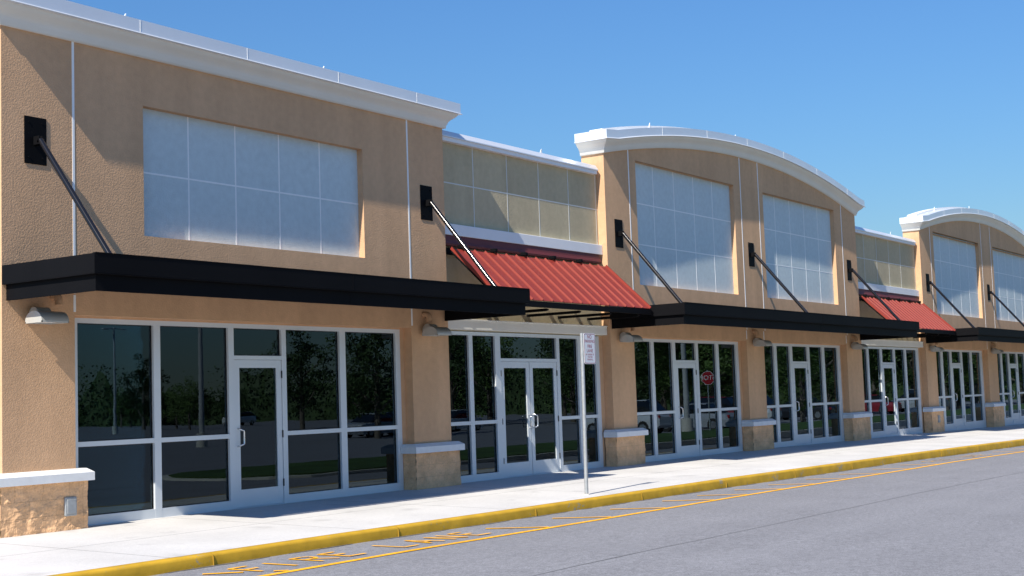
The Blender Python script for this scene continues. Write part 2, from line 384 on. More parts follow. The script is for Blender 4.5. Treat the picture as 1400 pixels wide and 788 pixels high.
PROF = [(.0, 0), (.05, 0), (.05, .045), (.065, .06), (.07, .085), (.085, .115), (.115, .15), (.155, .18), (.18, .20), (.20, .225), (.212, .25)]  # out, up
FASC = [(.212, .250), (.268, .250), (.268, .256), (.242, .272), (.242, .445), (.19, .455), (-.02, .46)]
def sweep(m, prof, W, zf, depth, n, smooth=True, lo=None):
    """profile swept round left return, front (with height function), right return"""
    st = []
    def station(fn): st.append([fn(o, u) for o, u in prof])
    station(lambda o, u: (-o, depth, zf(0)+u)); station(lambda o, u: (-o, -o, zf(0)+u))
    for i in range(1, n):
        x = W*i/n; station(lambda o, u, x=x: (x, -o, zf(x)+u))
    station(lambda o, u: (W+o, -o, zf(W)+u)); station(lambda o, u: (W+o, depth, zf(W)+u))
    k = len(prof)
    # separate vertex runs for returns so that the mitre stays sharp
    for s0, s1 in ((0, 2), (1, len(st)-1), (len(st)-2, len(st))):
        part = st[s0:s1]; vs = [p for s_ in part for p in s_]
        m.add(vs, [(i*k+j, (i+1)*k+j, (i+1)*k+j+1, i*k+j+1) for i in range(len(part)-1) for j in range(k-1)], smooth)

def storefront(root, name_x0, x0, x1, edges, y, ztop=2.70, doors=(), zmid=1.055, zd=2.16, zbot=-.35):
    """edges: list of (xa, xb) clear openings between mullions; doors: indices in edges that hold door leaves"""
    fr = MB(); pc = []
    yb = y+.11
    # head and sill
    fr.box(x0, x1, y, yb, ztop-.065, ztop)
    xs = [x0] + [v for e in edges for v in e] + [x1]
    for i in range(0, len(xs), 2): fr.box(xs[i]+.0005, xs[i+1]-.0005, y+.001, yb+.001, zbot, ztop-.065)
    for i, (a, b) in enumerate(edges):
        if i in doors:
            fr.box(a, b, y+.003, yb-.003, zd+.01, zd+.07)
            pc.append((a, b, zd+.07, ztop-.065))
        else:
            fr.box(a, b, y+.003, yb-.003, zbot, .125)
            fr.box(a, b, y+.003, yb-.003, zmid-.032, zmid+.032)
            pc += [(a, b, .125, zmid-.032), (a, b, zmid+.032, ztop-.065)]
    f = fr.build('storefront_frame', M['alu'], root)
    gk = MB()
    for a, b, c, d in pc:
        g = MB().box(a+.012, b-.012, y+.048, y+.058, c+.012, d-.012)
        g.build('pane', M['glass'], f)
        for q in ((a, a+.012, c, d), (b-.012, b, c, d), (a+.012, b-.012, c, c+.012), (a+.012, b-.012, d-.012, d)):
            gk.box(q[0], q[1], y+.040, y+.066, q[2], q[3])
    gk.build('gasket', M['gasket'], f)
    return f

def door(root, a, b, y, hinge_right=True, zb=.012, zt=2.165, double=None):
    m = MB(); s_ = .105; y0, y1 = y+.012, y+.060
    a += .006; b -= .006
    m.box(a, a+s_, y0, y1, zb, zt); m.box(b-s_, b, y0, y1, zb, zt)
    m.box(a+s_, b-s_, y0+.001, y1-.001, zb, zb+.255); m.box(a+s_, b-s_, y0+.001, y1-.001, zt-.115, zt)
    d = m.build('door', M['alu'], root)
    MB().box(a+s_, b-s_, y+.030, y+.040, zb+.255, zt-.115).build('pane', M['glass'], d)
    hx = (a+.052) if hinge_right else (b-.052); sg = 1 if hinge_right else -1
    hz = 1.03
    MB().tube([(hx, y0, hz-.13), (hx, y0-.055, hz-.125), (hx+sg*.012, y0-.07, hz-.11), (hx+sg*.05, y0-.075, hz-.10), (hx+sg*.06, y0-.075, hz-.08), (hx+sg*.06, y0-.075, hz+.08), (hx+sg*.05, y0-.075, hz+.10), (hx+sg*.012, y0-.07, hz+.11), (hx, y0-.055, hz+.125), (hx, y0, hz+.13)], .0125, 8).build('handle', M['chrome'], d)
    ex = b+.004 if hinge_right else a-.004
    for z in (.32, 1.05, 1.95):
        MB().tube([(ex, y0-.008, z-.055), (ex, y0-.008, z+.055)], .011, 8).build('hinge', M['gasket'], d)
    MB().bbox(a+s_, b-s_, y+.062, y+.095, 1.0, 1.055, .008).build('push_bar', M['chrome'], d)
    MB().box(a-.004, b+.004, y-.012, y+.09, -.3, .008).build('threshold', M['alu'], d)
    return d

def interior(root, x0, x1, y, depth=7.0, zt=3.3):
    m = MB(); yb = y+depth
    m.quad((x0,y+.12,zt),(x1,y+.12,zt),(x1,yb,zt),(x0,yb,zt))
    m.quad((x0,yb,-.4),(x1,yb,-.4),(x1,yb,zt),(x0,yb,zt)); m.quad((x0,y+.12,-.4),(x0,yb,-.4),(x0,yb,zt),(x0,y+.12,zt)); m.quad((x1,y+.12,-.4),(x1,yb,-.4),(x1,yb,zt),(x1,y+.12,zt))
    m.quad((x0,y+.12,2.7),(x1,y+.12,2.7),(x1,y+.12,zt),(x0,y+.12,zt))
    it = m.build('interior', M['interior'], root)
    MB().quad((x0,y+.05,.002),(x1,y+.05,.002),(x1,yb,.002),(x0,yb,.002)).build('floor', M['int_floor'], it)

def fractal(v): return mnoise.fractal(v, .7, 2.1, 4)
def pos_(p, q, t): return (p[0]+(q[0]-p[0])*t, p[1]+(q[1]-p[1])*t)
def pier_base(root, x0, x1, zg, outlet=None, seed=0):
    """split-face block base, three courses, with a chamfered cap"""
    rnd = random.Random(seed); y0, y1 = -.10, .165
    e = .10; xa, xb = x0-e, x1+e
    g = MB(); zc = [-.4, -.2, 0, .20, .40, .605]
    # blocks as slightly rugged faces: a subdivided skin with jitter
    bm = bmesh.new()
    cz = [zg-.45, zg+.0] ; 
    def face(p, q, along, nrm, z0, z1, nx, nz):
        vs = []
        for i in range(nx+1):
            for k in range(nz+1):
                t = i/nx; edge = (i in (0, nx)) or (k in (0, nz))
                d = max(-.003, .016*fractal(Vector(((pos_(p, q, t)[0])*7+seed*3.1, pos_(p, q, t)[1]*7, (z0+(z1-z0)*k/nz)*8)))+.004)
                pos = Vector(p).lerp(Vector(q), t); vs.append((pos.x+nrm[0]*d, pos.y+nrm[1]*d, z0+(z1-z0)*k/nz))
        g.add(vs, [(i*(nz+1)+k, (i+1)*(nz+1)+k, (i+1)*(nz+1)+k+1, i*(nz+1)+k+1) for i in range(nx) for k in range(nz)])
    for c, (z0, z1) in enumerate(zip(zc, zc[1:])):
        w = xb-xa
        cuts = [0, .40, .80, 1.2] if c % 2 else [0, .20, .60, 1.0, 1.2]
        cuts = sorted({min(v, w) for v in cuts})
        if w-cuts[-1] > .001: cuts.append(w)
        for a, b in zip(cuts, cuts[1:]):
            if b-a < .02: continue
            face((xa+a+.0012, y0), (xa+b-.0012, y0), None, (0,-1), z0+.0012, z1-.0012, max(2, int((b-a)/.022)), 10)
        face((xa, y1), (xa, y0), None, (-1,0), z0+.0012, z1-.0012, 12, 10); face((xb, y0), (xb, y1), None, (1,0), z0+.0012, z1-.0012, 12, 10)
    b = g.build('pier_base', M['block'], root)
    MB().box(xa+.006, xb-.006, y0+.006, y1, -.5, .604).build('mortar_bed', M['mortar'], b)
    # cap: flat slab with sloped top
    ya, o, o2 = y0-.065, .065, .02
    c = MB(); X0, X1 = xa-o, xb+o
    lo = [(X0, y1), (X0, ya), (X1, ya), (X1, y1)]; z = [.605, .708, .76]
    hi = [(X0+.055, y1), (X0+.055, ya+.09), (X1-.055, ya+.09), (X1-.055, y1)]
    vs = [(*p, z[0]) for p in lo] + [(*p, z[1]) for p in lo] + [(*p, z[2]) for p in hi]
    c.add(vs, [(0,1,5,4),(1,2,6,5),(2,3,7,6),(4,5,9,8),(5,6,10,9),(6,7,11,10),(8,9,10,11),(0,3,2,1)])
    c.build('cap', M['cap'], b)
    if outlet:
        ox, oz = outlet
        q = MB().bbox(ox-.09, ox+.09, y0-.030, y0+.01, oz-.12, oz+.12, .012)
        q.bbox(ox-.065, ox+.065, y0-.040, y0-.028, oz-.09, oz+.09, .006)
        q.build('outlet_cover', M['galv'], b)

def wall_light(root, x):
    """barrel shaped down-light on a small arched mounting box"""
    def arch(yc, z0, ry, rz, n=10): return [(yc - ry*math.cos(math.pi*i/n), z0 + rz*math.sin(math.pi*i/n)) for i in range(n+1)]
    m = MB(); w = .40; y0, y1, z0, zt = -.40, -.07, 2.585, 2.735
    pts = arch((y0+y1)/2, z0+.02, (y1-y0)/2, zt-z0-.02, 14)
    inn = arch((y0+y1)/2, z0+.02, (y1-y0)/2-.012, zt-z0-.032, 14)
    xa, xb = x, x+w; n = len(pts)
    m.add([(xa, *p) for p in pts]+[(xb, *p) for p in pts], [(i, i+1, n+i+1, n+i) for i in range(n-1)], True)
    m.add([(xa+.01, *p) for p in inn]+[(xb-.01, *p) for p in inn], [(i, i+1, n+i+1, n+i) for i in range(n-1)], True)
    for xx in (xa, xb): m.add([(xx, *p) for p in pts], [tuple(range(n))])
    for xx in (xa+.01, xb-.01): m.add([(xx, *p) for p in inn], [tuple(range(n))])
    for a, b in ((y0, y0+.012), (y1-.012, y1)): m.box(xa, xb, a, b, z0, z0+.02)
    m.box(xa, xa+.012, y0, y1, z0, z0+.02); m.box(xb-.012, xb, y0, y1, z0, z0+.02)
    l = m.build('wall_light', M['lamp'], root)
    b = MB(); pts = arch(-.10, 2.68, .10, .115, 10); n = len(pts); xa, xb = x+.10, x+w-.10
    b.add([(xa, *p) for p in pts]+[(xb, *p) for p in pts], [(i, i+1, n+i+1, n+i) for i in range(n-1)], True)
    for xx in (xa, xb): b.add([(xx, *p) for p in pts], [tuple(range(n))])
    b.box(xa, xb, -.2, -.001, 2.62, 2.68)
    b.build('mounting_box', M['lamp'], l)
    MB().box(x+.03, x+w-.03, y0+.04, y1-.04, 2.60, 2.606).build('lens', M['white'], l)

def spout(root, x):
    MB().tube([(x, .0, 2.955), (x, -.05, 2.955), (x, -.085, 2.945), (x, -.11, 2.92), (x, -.12, 2.88), (x, -.12, 2.83)], .05, 12).build('drain_spout', M['tan'], root)

def canopy(root, x0, x1, rods, ydep=1.76, zz=CANOPY_Z, seams=()):
    zl, zm, zh = zz; y0 = -ydep
    m = MB()
    # upper fascia (front + two ends), lower fascia set back
    th = .035
    for (o, a, b) in ((0, zm, zh), (.06, zl, zm-.012)):
        m.box(x0+o, x1-o, y0+o, y0+o+th, a, b); m.box(x0+o, x0+o+th, y0+o+th, -.004, a, b); m.box(x1-o-th, x1-o, y0+o+th, -.004, a, b)
    m.box(x0+.001, x1-.001, y0+.001, y0+.07, zm-.012, zm-.001)       # shadow-gap return
    for q in (x0+.001, x1-.10): m.box(q, q+.099, y0+.072, -.004, zm-.0122, zm-.001)
    m.box(x0+.02, x1-.02, y0-.006, y0+.05, zh, zh+.012)              # top drip edge
    for sx in seams: m.box(sx-.012, sx+.012, y0-.003, y0+.001, zm, zh); m.box(sx-.012, sx+.012, y0+.057, y0+.061, zl, zm-.012)
    c = m.build('canopy', M['black'], root)
    MB().box(x0+.1, x1-.1, y0+.1, -.003, zm+.06, zh-.05).build('soffit', M['soffit'], c)
    for rx in rods:
        MB().tube([(rx, -.11, 4.905), (rx, -1.46, zh-.01)], .038, 10).build('support_rod', M['rod'], c)
        p = MB().bbox(rx-.165, rx+.165, -.010, -.002, 4.61, 5.215, .003)
        for bx in (-.10, .10):
            for bz in (4.69, 5.14): p.tube([(rx+bx, -.010, bz), (rx+bx, -.018, bz)], .013, 6)
        p.bbox(rx-.035, rx-.012, -.12, -.010, 4.85, 4.96, .004); p.bbox(rx+.012, rx+.035, -.12, -.010, 4.85, 4.96, .004)
        p.tube([(rx-.055, -.105, 4.905), (rx+.055, -.105, 4.905)], .018, 8)
        p.build('mounting_plate', M['black'], c)

def sign_panel(root, x0, x1, z0, z1, cols, rows, y, mt, mj, name='sign_panel'):
    p = MB().box(x0-.005, x1+.005, y, y+.05, z0-.005, z1+.005).build(name, mt, root)
    j = MB(); w = .012
    for i in range(1, cols):
        x = x0+(x1-x0)*i/cols; j.box(x-w, x+w, y-.003, y+.004, z0, z1)
    for i in range(1, rows):
        z = z0+(z1-z0)*i/rows; j.box(x0, x1, y-.0022, y+.004, z-w, z+w)
    j.build('panel_joints', mj, p)

def tower(name, x0, W, label, piers, openings, panels, rodx, zf, group, n=40, depth=.55, side=.55, rooms=True, lamps=(), spouts=(), outlets={}, joints=(), seams=(), canx=None, rng=0, body=20.0, parapet=0):
    root = empty(name, (x0, 0, 0)); tag(root, label, 'shop block', group)
    zw = 6.25
    holes = [(a, b, -.6, 2.725, .17) for a, b, *_ in openings] + [(a, b, c, d, .125) for a, b, c, d, *_ in panels]
    zlow = min(zf(W*i/n) for i in range(n+1)); zw = max([zlow-.02] + [h[3] for h in holes]) if max(h[3] for h in holes) < zlow else zlow
    w = MB(); wall_grid(w, 0, W, -.6, zw, holes if max(h[3] for h in holes) < zw else [h if h[3] < zw else (h[0], h[1], h[2], zw, h[4]) for h in holes])
    # above zw: strips following the roof line, leaving tall panels open
    xs = sorted({*[W*i/n for i in range(n+1)], *[v for p in panels for v in p[:2]]})
    for a, b in zip(xs, xs[1:]):
        c = (a+b)/2; base = zw
        for p in panels:
            if p[0] < c < p[1] and p[3] > zw: base = p[3]
        w.quad((a,0,base),(b,0,base),(b,0,zf(b)+.06),(a,0,zf(a)+.06))
    for p in panels:
        if p[3] > zw:
            a, b, c, d = p[:4]; e = .125
            w.quad((a,0,zw),(a,e,zw),(a,e,d),(a,0,d)); w.quad((b,0,zw),(b,e,zw),(b,e,d),(b,0,d)); w.quad((a,0,d),(b,0,d),(b,e,d),(a,e,d))
    # the reveal drawn by wall_grid at zw for clipped holes would close the panel: handled by re-opening below
    for s_, xx in ((0, 0.), (1, W)):
        w.quad((xx,0,-.6),(xx,side,-.6),(xx,side,zf(xx)+.06),(xx,0,zf(xx)+.06))
    # jamb strips beside the glazing
    for a, b, ga, gb, *_ in openings:
        w.box(a-.02, ga, .17, .27, -.6, 2.75); w.box(gb, b+.02, .17, .27, -.6, 2.75)
        w.quad((a,.171,2.726),(b,.171,2.726),(b,.171,2.69),(a,.171,2.69))
    # parapet back and block body behind
    for a, b in zip(xs, xs[1:]): w.quad((a,depth,4),(b,depth,4),(b,depth,zf(b)+.06),(a,depth,zf(a)+.06))
    w.build('wall', M['tan'], root)
    bd = MB(); bd.quad((0,side,-.6),(0,body,-.6),(0,body,5.7),(0,side,5.7)); bd.quad((W,side,-.6),(W,body,-.6),(W,body,5.7),(W,side,5.7)); bd.quad((0,body,-.6),(W,body,-.6),(W,body,5.7),(0,body,5.7))
    bd.build('rear_wall', M['tan'], root)
    MB().box(0, W, .5, body, 5.55, 5.7).build('roof', M['roof'], root)
    # cornice and metal coping
    cn = MB(); sweep(cn, PROF, W, zf, depth, n); c = cn.build('cornice', M['cornice'], root)
    cp = MB(); sweep(cp, FASC, W, zf, depth, n, smooth=False)
    cp2 = MB()
    for i in range(n):
        a, b = W*i/n, W*(i+1)/n
        cp.quad((a,.02,zf(a)+.46),(b,.02,zf(b)+.46),(b,depth,zf(b)+.46),(a,depth,zf(a)+.46))
        cp.quad((a,depth,zf(a)+.46),(b,depth,zf(b)+.46),(b,depth,zf(b)),(a,depth,zf(a)))
    cp.build('coping', M['coping'], c)
    rl = MB(); rr = .17
    for i in range(n):
        a, b = rr+(W-2*rr)*i/n, rr+(W-2*rr)*(i+1)/n
        vs = [(a,.10,zf(a)+.45),(b,.10,zf(b)+.45),(b,.10,zf(b)+.53),(a,.10,zf(a)+.53),(a,.42,zf(a)+.45),(b,.42,zf(b)+.45),(b,.42,zf(b)+.53),(a,.42,zf(a)+.53)]
        rl.add(vs, [(0,1,2,3),(3,2,6,7),(4,7,6,5)] + ([(0,3,7,4)] if i == 0 else []) + ([(1,5,6,2)] if i == n-1 else []))
    rl.build('ridge_flashing', M['white'], c)
    for i in range(1, max(2, int(W/2.2))+1):
        x = W*i/(max(2, int(W/2.2))+.5); z = zf(x)
        MB().box(x-.006, x+.006, -.2450, -.241, z+.274, z+.442).build('coping_seam', M['white'], c)
        if i % 2: MB().prism([(x-.03, z+.455), (x+.03, z+.455), (x+.025, z+.60), (x-.0, z+.565)], 1, .08, .095).build('coping_clip', M['white'], c)
    for jx, za, zb in joints:
        MB().box(jx-.018, jx+.018, -.004, .01, za, min(zb, zf(jx)+.02)).build('control_joint', M['joint'], root)
    for a, b, c_, d, cols, rows in panels: sign_panel(root, a, b, c_, d, cols, rows, .12, M['panel'], M['joint'])
    for i, (a, b) in enumerate(piers): pier_base(root, a, b, 0, outlets.get(i), rng+i)
    ca, cb = canx or (0, W)
    canopy(root, ca, cb, rodx, seams=seams)
    for a, b, ga, gb, edges, doors in openings:
        storefront(root, '', ga, gb, edges, .17, 2.70, doors)
        for k in doors: door(root, *edges[k], .17)
        interior(root, ga-.3, gb+.3, .17)
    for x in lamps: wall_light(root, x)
    for x in spouts: spout(root, x)
    return root

def bay(name, x0, W, label, edges, doors, group, ga, gb, double=False):
    """recessed bay between two towers: olive wall with parapet cap, red metal awning, glazing"""
    root = empty(name, (x0, 0, 0)); tag(root, label, 'shop block', group); y = .20
    w = MB(); wall_grid(w, 0, W, -.6, 6.2, [(ga-.12, gb+.12, -.6, 2.72, .05)], y=y)
    w.quad((0,y+.35,4),(W,y+.35,4),(W,y+.35,6.2),(0,y+.35,6.2))
    w.box(-.02, ga, y+.005, y+.1, -.6, 2.72); w.box(gb, W+.02, y+.005, y+.1, -.6, 2.72)
    w.build('wall', M['olive'], root)
    MB().box(.001, ga-.001, y-.004, y+.004, -.5, 2.72).build('jamb_strip', M['tan'], root)
    MB().box(gb+.001, W-.001, y-.004, y+.004, -.5, 2.72).build('jamb_strip', M['tan'], root)
    MB().quad((0,20,-.6),(W,20,-.6),(W,20,5.7),(0,20,5.7)).build('rear_wall', M['olive'], root)
    MB().box(0, W, .5, 20, 5.55, 5.7).build('roof', M['roof'], root)
    cp = MB(); cp.box(.002, W-.12, y-.10, y-.0, 6.13, 6.205)
    c = cp.build('parapet_cap', M['white'], root)
    k = MB(); k.prism([(y-.125, 6.206), (y-.125, 6.225), (y-.06, 6.325), (y+.40, 6.335), (y+.40, 6.206)], 0, .002, W-.10)
    k.build('coping', M['coping'], c)
    s_ = MB(); s_.prism([(W*.62, 6.33), (W*.62+.07, 6.33), (W*.62+.06, 6.43), (W*.62+.02, 6.40)], 1, .2, .21); s_.build('coping_clip', M['white'], c)
    j = MB(); t = .011
    cols = [1.155+1.093*i for i in range(4)] + [W-.06]
    for x in cols: j.box(x-t, x+t, y-.003, y+.004, 4.63, 6.13)
    j.box(0, W, y-.0022, y+.004, 5.395-t, 5.395+t); j.build('wall_joints', M['joint_olive'], root)
    MB().bbox(.002, W-.002, y-.09, y+.01, 4.43, 4.635, .006).build('wall_band', M['white'], root)
    # awning: sloped ribbed sheet
    a = MB(); ya, za, yb, zb = -.02, 4.165, -1.04, 3.215; xa, xb = .13, W-.13
    L_ = math.hypot(yb-ya, zb-za); ny, nz = -(za-zb)/L_, (ya-yb)/L_   # outward normal (y,z)
    ny, nz = (zb-za)/L_, -(yb-ya)/L_
    if nz < 0: ny, nz = -ny, -nz
    pts = []; pitch = .318; nr = int((xb-xa)/pitch); pitch = (xb-xa)/nr
    for i in range(nr):
        x = xa+i*pitch
        pts += [(x, .0), (x+.006, .034), (x+.020, .034), (x+.026, .0)]
    pts += [(xb, 0)]
    def row(yy, zz, dn=0): return [(x, yy+ny*(h+dn), zz+nz*(h+dn)) for x, h in pts]
    n = len(pts); a.add(row(ya, za)+row(yb, zb), [(i, i+1, n+i+1, n+i) for i in range(n-1)])
    a.add(row(ya, za, -.012)+row(yb, zb, -.012), [(i, i+1, n+i+1, n+i) for i in range(n-1)])
    for xx in (xa, xb):    # side trims
        a.add([(xx-.012, ya+ny*.042, za+nz*.042), (xx+.012, ya+ny*.042, za+nz*.042), (xx+.012, yb+ny*.042, zb+nz*.042), (xx-.012, yb+ny*.042, zb+nz*.042),
               (xx-.012, ya-ny*.02, za-nz*.02), (xx+.012, ya-ny*.02, za-nz*.02), (xx+.012, yb-ny*.02, zb-nz*.02), (xx-.012, yb-ny*.02, zb-nz*.02)],
              [(0,1,2,3),(4,7,6,5),(0,4,5,1),(1,5,6,2),(2,6,7,3),(3,7,4,0)])
    aw = a.build('awning', M['red'], root)
    f = MB(); f.prism([(y, 4.428), (y-.07, 4.428), (y-.085, 4.33), (y-.11, 4.27), (y-.10, 4.235), (y, 4.235)], 0, .09, W-.09); f.build('top_flashing', M['maroon'], aw)
    e = MB(); e.box(xa-.01, xb+.01, yb-.03, yb+.03, zb-.125, zb-.02); e.box(xa, xb, y-.06, y-.002, 4.08, 4.2)
    for xx in (xa+.02, xb-.02): e.tube([(xx, ya, za-.06), (xx, yb, zb-.05)], .025, 6)
    e.build('eave_frame', M['black'], aw)
    for i in range(1, nr, 3):
        x = xa+i*pitch-.02; MB().bbox(x-.045, x+.045, ya-.06, ya+.06, za+.015, za+.085, .01).build('clip', M['black'], aw)
    for x in [W*(i+.5)/5 for i in range(5)]:
        b = MB(); b.prism([(y-.001, 3.085), (yb+.06, 3.085), (yb+.02, 3.07), (yb+.03, 3.05), (yb+.08, 3.035), (y-.001, 3.035)], 0, x-.03, x+.03); b.build('bracket', M['black'], aw)
    # white header box over the glazing
    h = MB().bbox(.01, W-.01, y-.13, y-.005, 2.735, 2.915, .006); h.bbox(.01, W-.01, y-.15, y-.1, 2.905, 2.925, .003); h.build('header_box', M['cornice'], root)
    storefront(root, '', ga, gb, edges, y-.01, 2.71, doors)
    if double:
        for k in doors:
            aa, bb = edges[k]; mid = (aa+bb)/2
            door(root, aa, mid-.002, y-.01, hinge_right=False); door(root, mid+.002, bb, y-.01, hinge_right=True)
    else:
        for k in doors: door(root, *edges[k], y-.01)
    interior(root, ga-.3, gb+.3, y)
    return root

# --- flat-topped tower nearest the camera
flat = lambda x: 6.305
rel = lambda lst, o: [(a-o, b-o) for a, b in lst]
W0 = 8.955
tower('shop_block', 0, W0, 'nearest tan stucco shop block with a straight cornice and one wide pale panel',
      [(0, 1.07), (7.93, W0)],
      [(1.07, 7.93, 1.19, 7.82, [(1.24, 2.50), (2.62, 3.89), (4.0, 4.985), (5.085, 6.30), (6.44, 7.70)], (2,))],
      [(2.22, 6.78, 3.84, 5.64, 5, 2)], [.49, 8.435], flat, None, n=8, lamps=(.28, 8.13), spouts=(.74, 8.28), outlets={0: (.90, .295)},
      seams=(4.48,), joints=[(1.07, 3.0, 6.32), (1.07, 2.76, 2.98), (7.95, 2.76, 6.32)], rng=10)
# --- arched towers
def arch(W, z0, zr):
    return lambda x: z0 + zr*(1-((x-W/2)/(W/2))**2)
WB = 14.5; B0 = 14.53
tower('shop_block', B0, WB, 'middle tan shop block with an arched white cornice, between the two red awnings',
      [(0, .98), (6.60, 7.62), (13.30, WB)],
      [(.98, 6.60, 1.10, 6.46, rel([(15.72,16.545),(16.68,17.54),(17.69,18.69),(18.82,19.75),(19.90,20.84)], B0), (2,)),
       (7.62, 13.30, 7.75, 13.2, rel([(22.38,23.12),(23.30,24.14),(24.32,25.33),(25.49,26.37),(26.56,27.52)], B0), (2,))],
      [(1.345, 6.27, 3.86, 6.60, 5, 3), (7.99, 12.85, 3.86, 6.60, 5, 3)], [.51, 7.12, 13.83], arch(WB, 6.59, .76), None, n=56,
      lamps=(.26, 6.86, 13.55), spouts=(.75, 7.0, 13.8), joints=[(1.04, 3.0, 9), (6.66, 3.0, 9), (7.73, 3.0, 9), (13.4, 3.0, 9), (6.62, 2.76, 2.98), (7.64, 2.76, 2.98), (13.3, 2.76, 2.98)], seams=(7.27,), rng=20)
C0 = 34.9; WC = 15.5
tower('shop_block', C0, WC, 'farthest tan shop block with an arched cornice, cut off by the right edge',
      [(0, 1.05), (7.13, 8.37), (14.45, WC)],
      [(1.05, 7.13, 1.17, 6.98, rel([(36.12,36.98),(37.2,38.0),(38.2,39.22),(39.43,40.39),(40.6,41.62)], C0), (2,)),
       (8.37, 14.45, 8.5, 14.3, rel([(43.5,44.36),(44.58,45.4),(45.6,46.62),(46.83,47.8),(48.0,49.0)], C0), (2,))],
      [(1.45, 6.80, 3.9, 6.72, 5, 3), (8.65, 14.0, 3.9, 6.72, 5, 3)], [.6, 7.75, 14.9], arch(WC, 6.64, .86), None, n=56,
      lamps=(.3, 7.5, 14.7), spouts=(.8, 7.7), joints=[(1.1, 3.0, 9), (7.13, 3.0, 9), (8.36, 3.0, 9), (14.4, 3.0, 9), (7.12, 2.76, 2.98)], outlets={0: (.6, .35)}, rng=30)
# --- recessed bays with the red awnings
X1 = W0+.002; WBY = B0-.002-X1
bay('shop_bay', X1, WBY, 'recessed olive bay with the nearer red awning over glass double doors',
    rel([(9.18,9.80),(9.92,10.62),(10.79,12.72),(12.83,13.52),(13.65,14.22)], X1), (2,), None, 9.08-X1, 14.36-X1, True)
X2 = B0+WB+.002; WBY2 = C0-.002-X2
bay('shop_bay', X2, WBY2, 'recessed olive bay with the farther, smaller looking red awning',
    rel([(29.27,29.95),(30.11,31.10),(31.27,32.28),(32.44,33.33),(33.5,34.48)], X2), (2,), None, 29.17-X2, 34.7-X2)

# ------------------------------------------------------------------ fire-lane sign on its post
sx, sy = 8.27, -3.16; sz = walk_z(sx, sy)
root = tag(empty('parking_sign', (sx, sy, sz)), 'small white fire lane sign on a thin galvanised post by the kerb', 'sign')
MB().tube([(0,0,-.05), (.02,0,1.3), (.035,0,2.54)], .030, 12).build('post', M['galv'], root)
MB().tube([(0,0,-.01), (0,0,.012)], .05, 12).build('base_collar', M['grey_kerb'], root)
sgx, sgz = .19, 2.295
# upright plate with rounded corners
def rrect(w, h, r, n=5):
    p = []
    for cx, cz, a0 in ((w/2-r, h/2-r, 0), (-w/2+r, h/2-r, 90), (-w/2+r, -h/2+r, 180), (w/2-r, -h/2+r, 270)):
        for i in range(n+1): p.append((cx+r*math.cos(R(a0+90*i/n)), cz+r*math.sin(R(a0+90*i/n))))
    return p
pl = MB(); pl.prism([(x+sgx, z+sgz) for x, z in rrect(.345, .49, .035)], 1, -.045, -.040)
plate = pl.build('sign_panel', M['sign_white'], root)
bd = MB(); o_, i_ = rrect(.325, .47, .03), rrect(.31, .455, .024); n = len(o_)
bd.add([(x+sgx, -.0458, z+sgz) for x, z in o_+i_], [(i, (i+1) % n, n+(i+1) % n, n+i) for i in range(n)]); bd.build('border', M['sign_red'], plate)
tx = MB()
for t, s_, z in (('NO', .085, .185), ('PARKING', .070, .115), ('FIRE', .075, .035), ('LANE', .075, -.035), ('BY ORDER OF', .038, -.095), ('THE FIRE', .038, -.135), ('MARSHAL', .038, -.175)):
    vs, fs = text_geo(t, s_, 1.0)
    tx.add([(v.x+sgx, -.0462, v.y+sgz+z) for v in vs], fs)
tx.build('lettering', M['sign_red'], plate)

# ------------------------------------------------------------------ what the glass reflects: island, cars, poles, trees
def island():
    pts = [(13.2, -10.9)] ; x0, x1, ya, yb = 13, 140, -8.1, -13.6
    out = []
    for i in range(9): a = R(90+180*i/8); out.append((x0+2.75+2.75*math.cos(a), (ya+yb)/2+2.75*math.sin(a)))
    for x in (30, 60, 100, x1): out.append((x, yb))
    for x in (x1, 100, 60, 30): out.append((x, ya))
    return out
pts = island(); zi = -.50
k = MB(); k.prism(pts, 2, zi-.2, -.20); tag(k.build('island_kerb', M['grey_kerb']), 'pale concrete kerb round the grass island', 'kerb', kind='structure')
cx = sum(p[0] for p in pts)/len(pts); cy = -10.85
g = MB(); g.prism([(p[0]+(.18 if p[0] < 16 else 0), cy+(p[1]-cy)*.93) for p in pts], 2, -.25, -.17); tag(g.build('grass_island', M['grass']), 'mown grass island beyond the drive', 'grass', kind='structure')

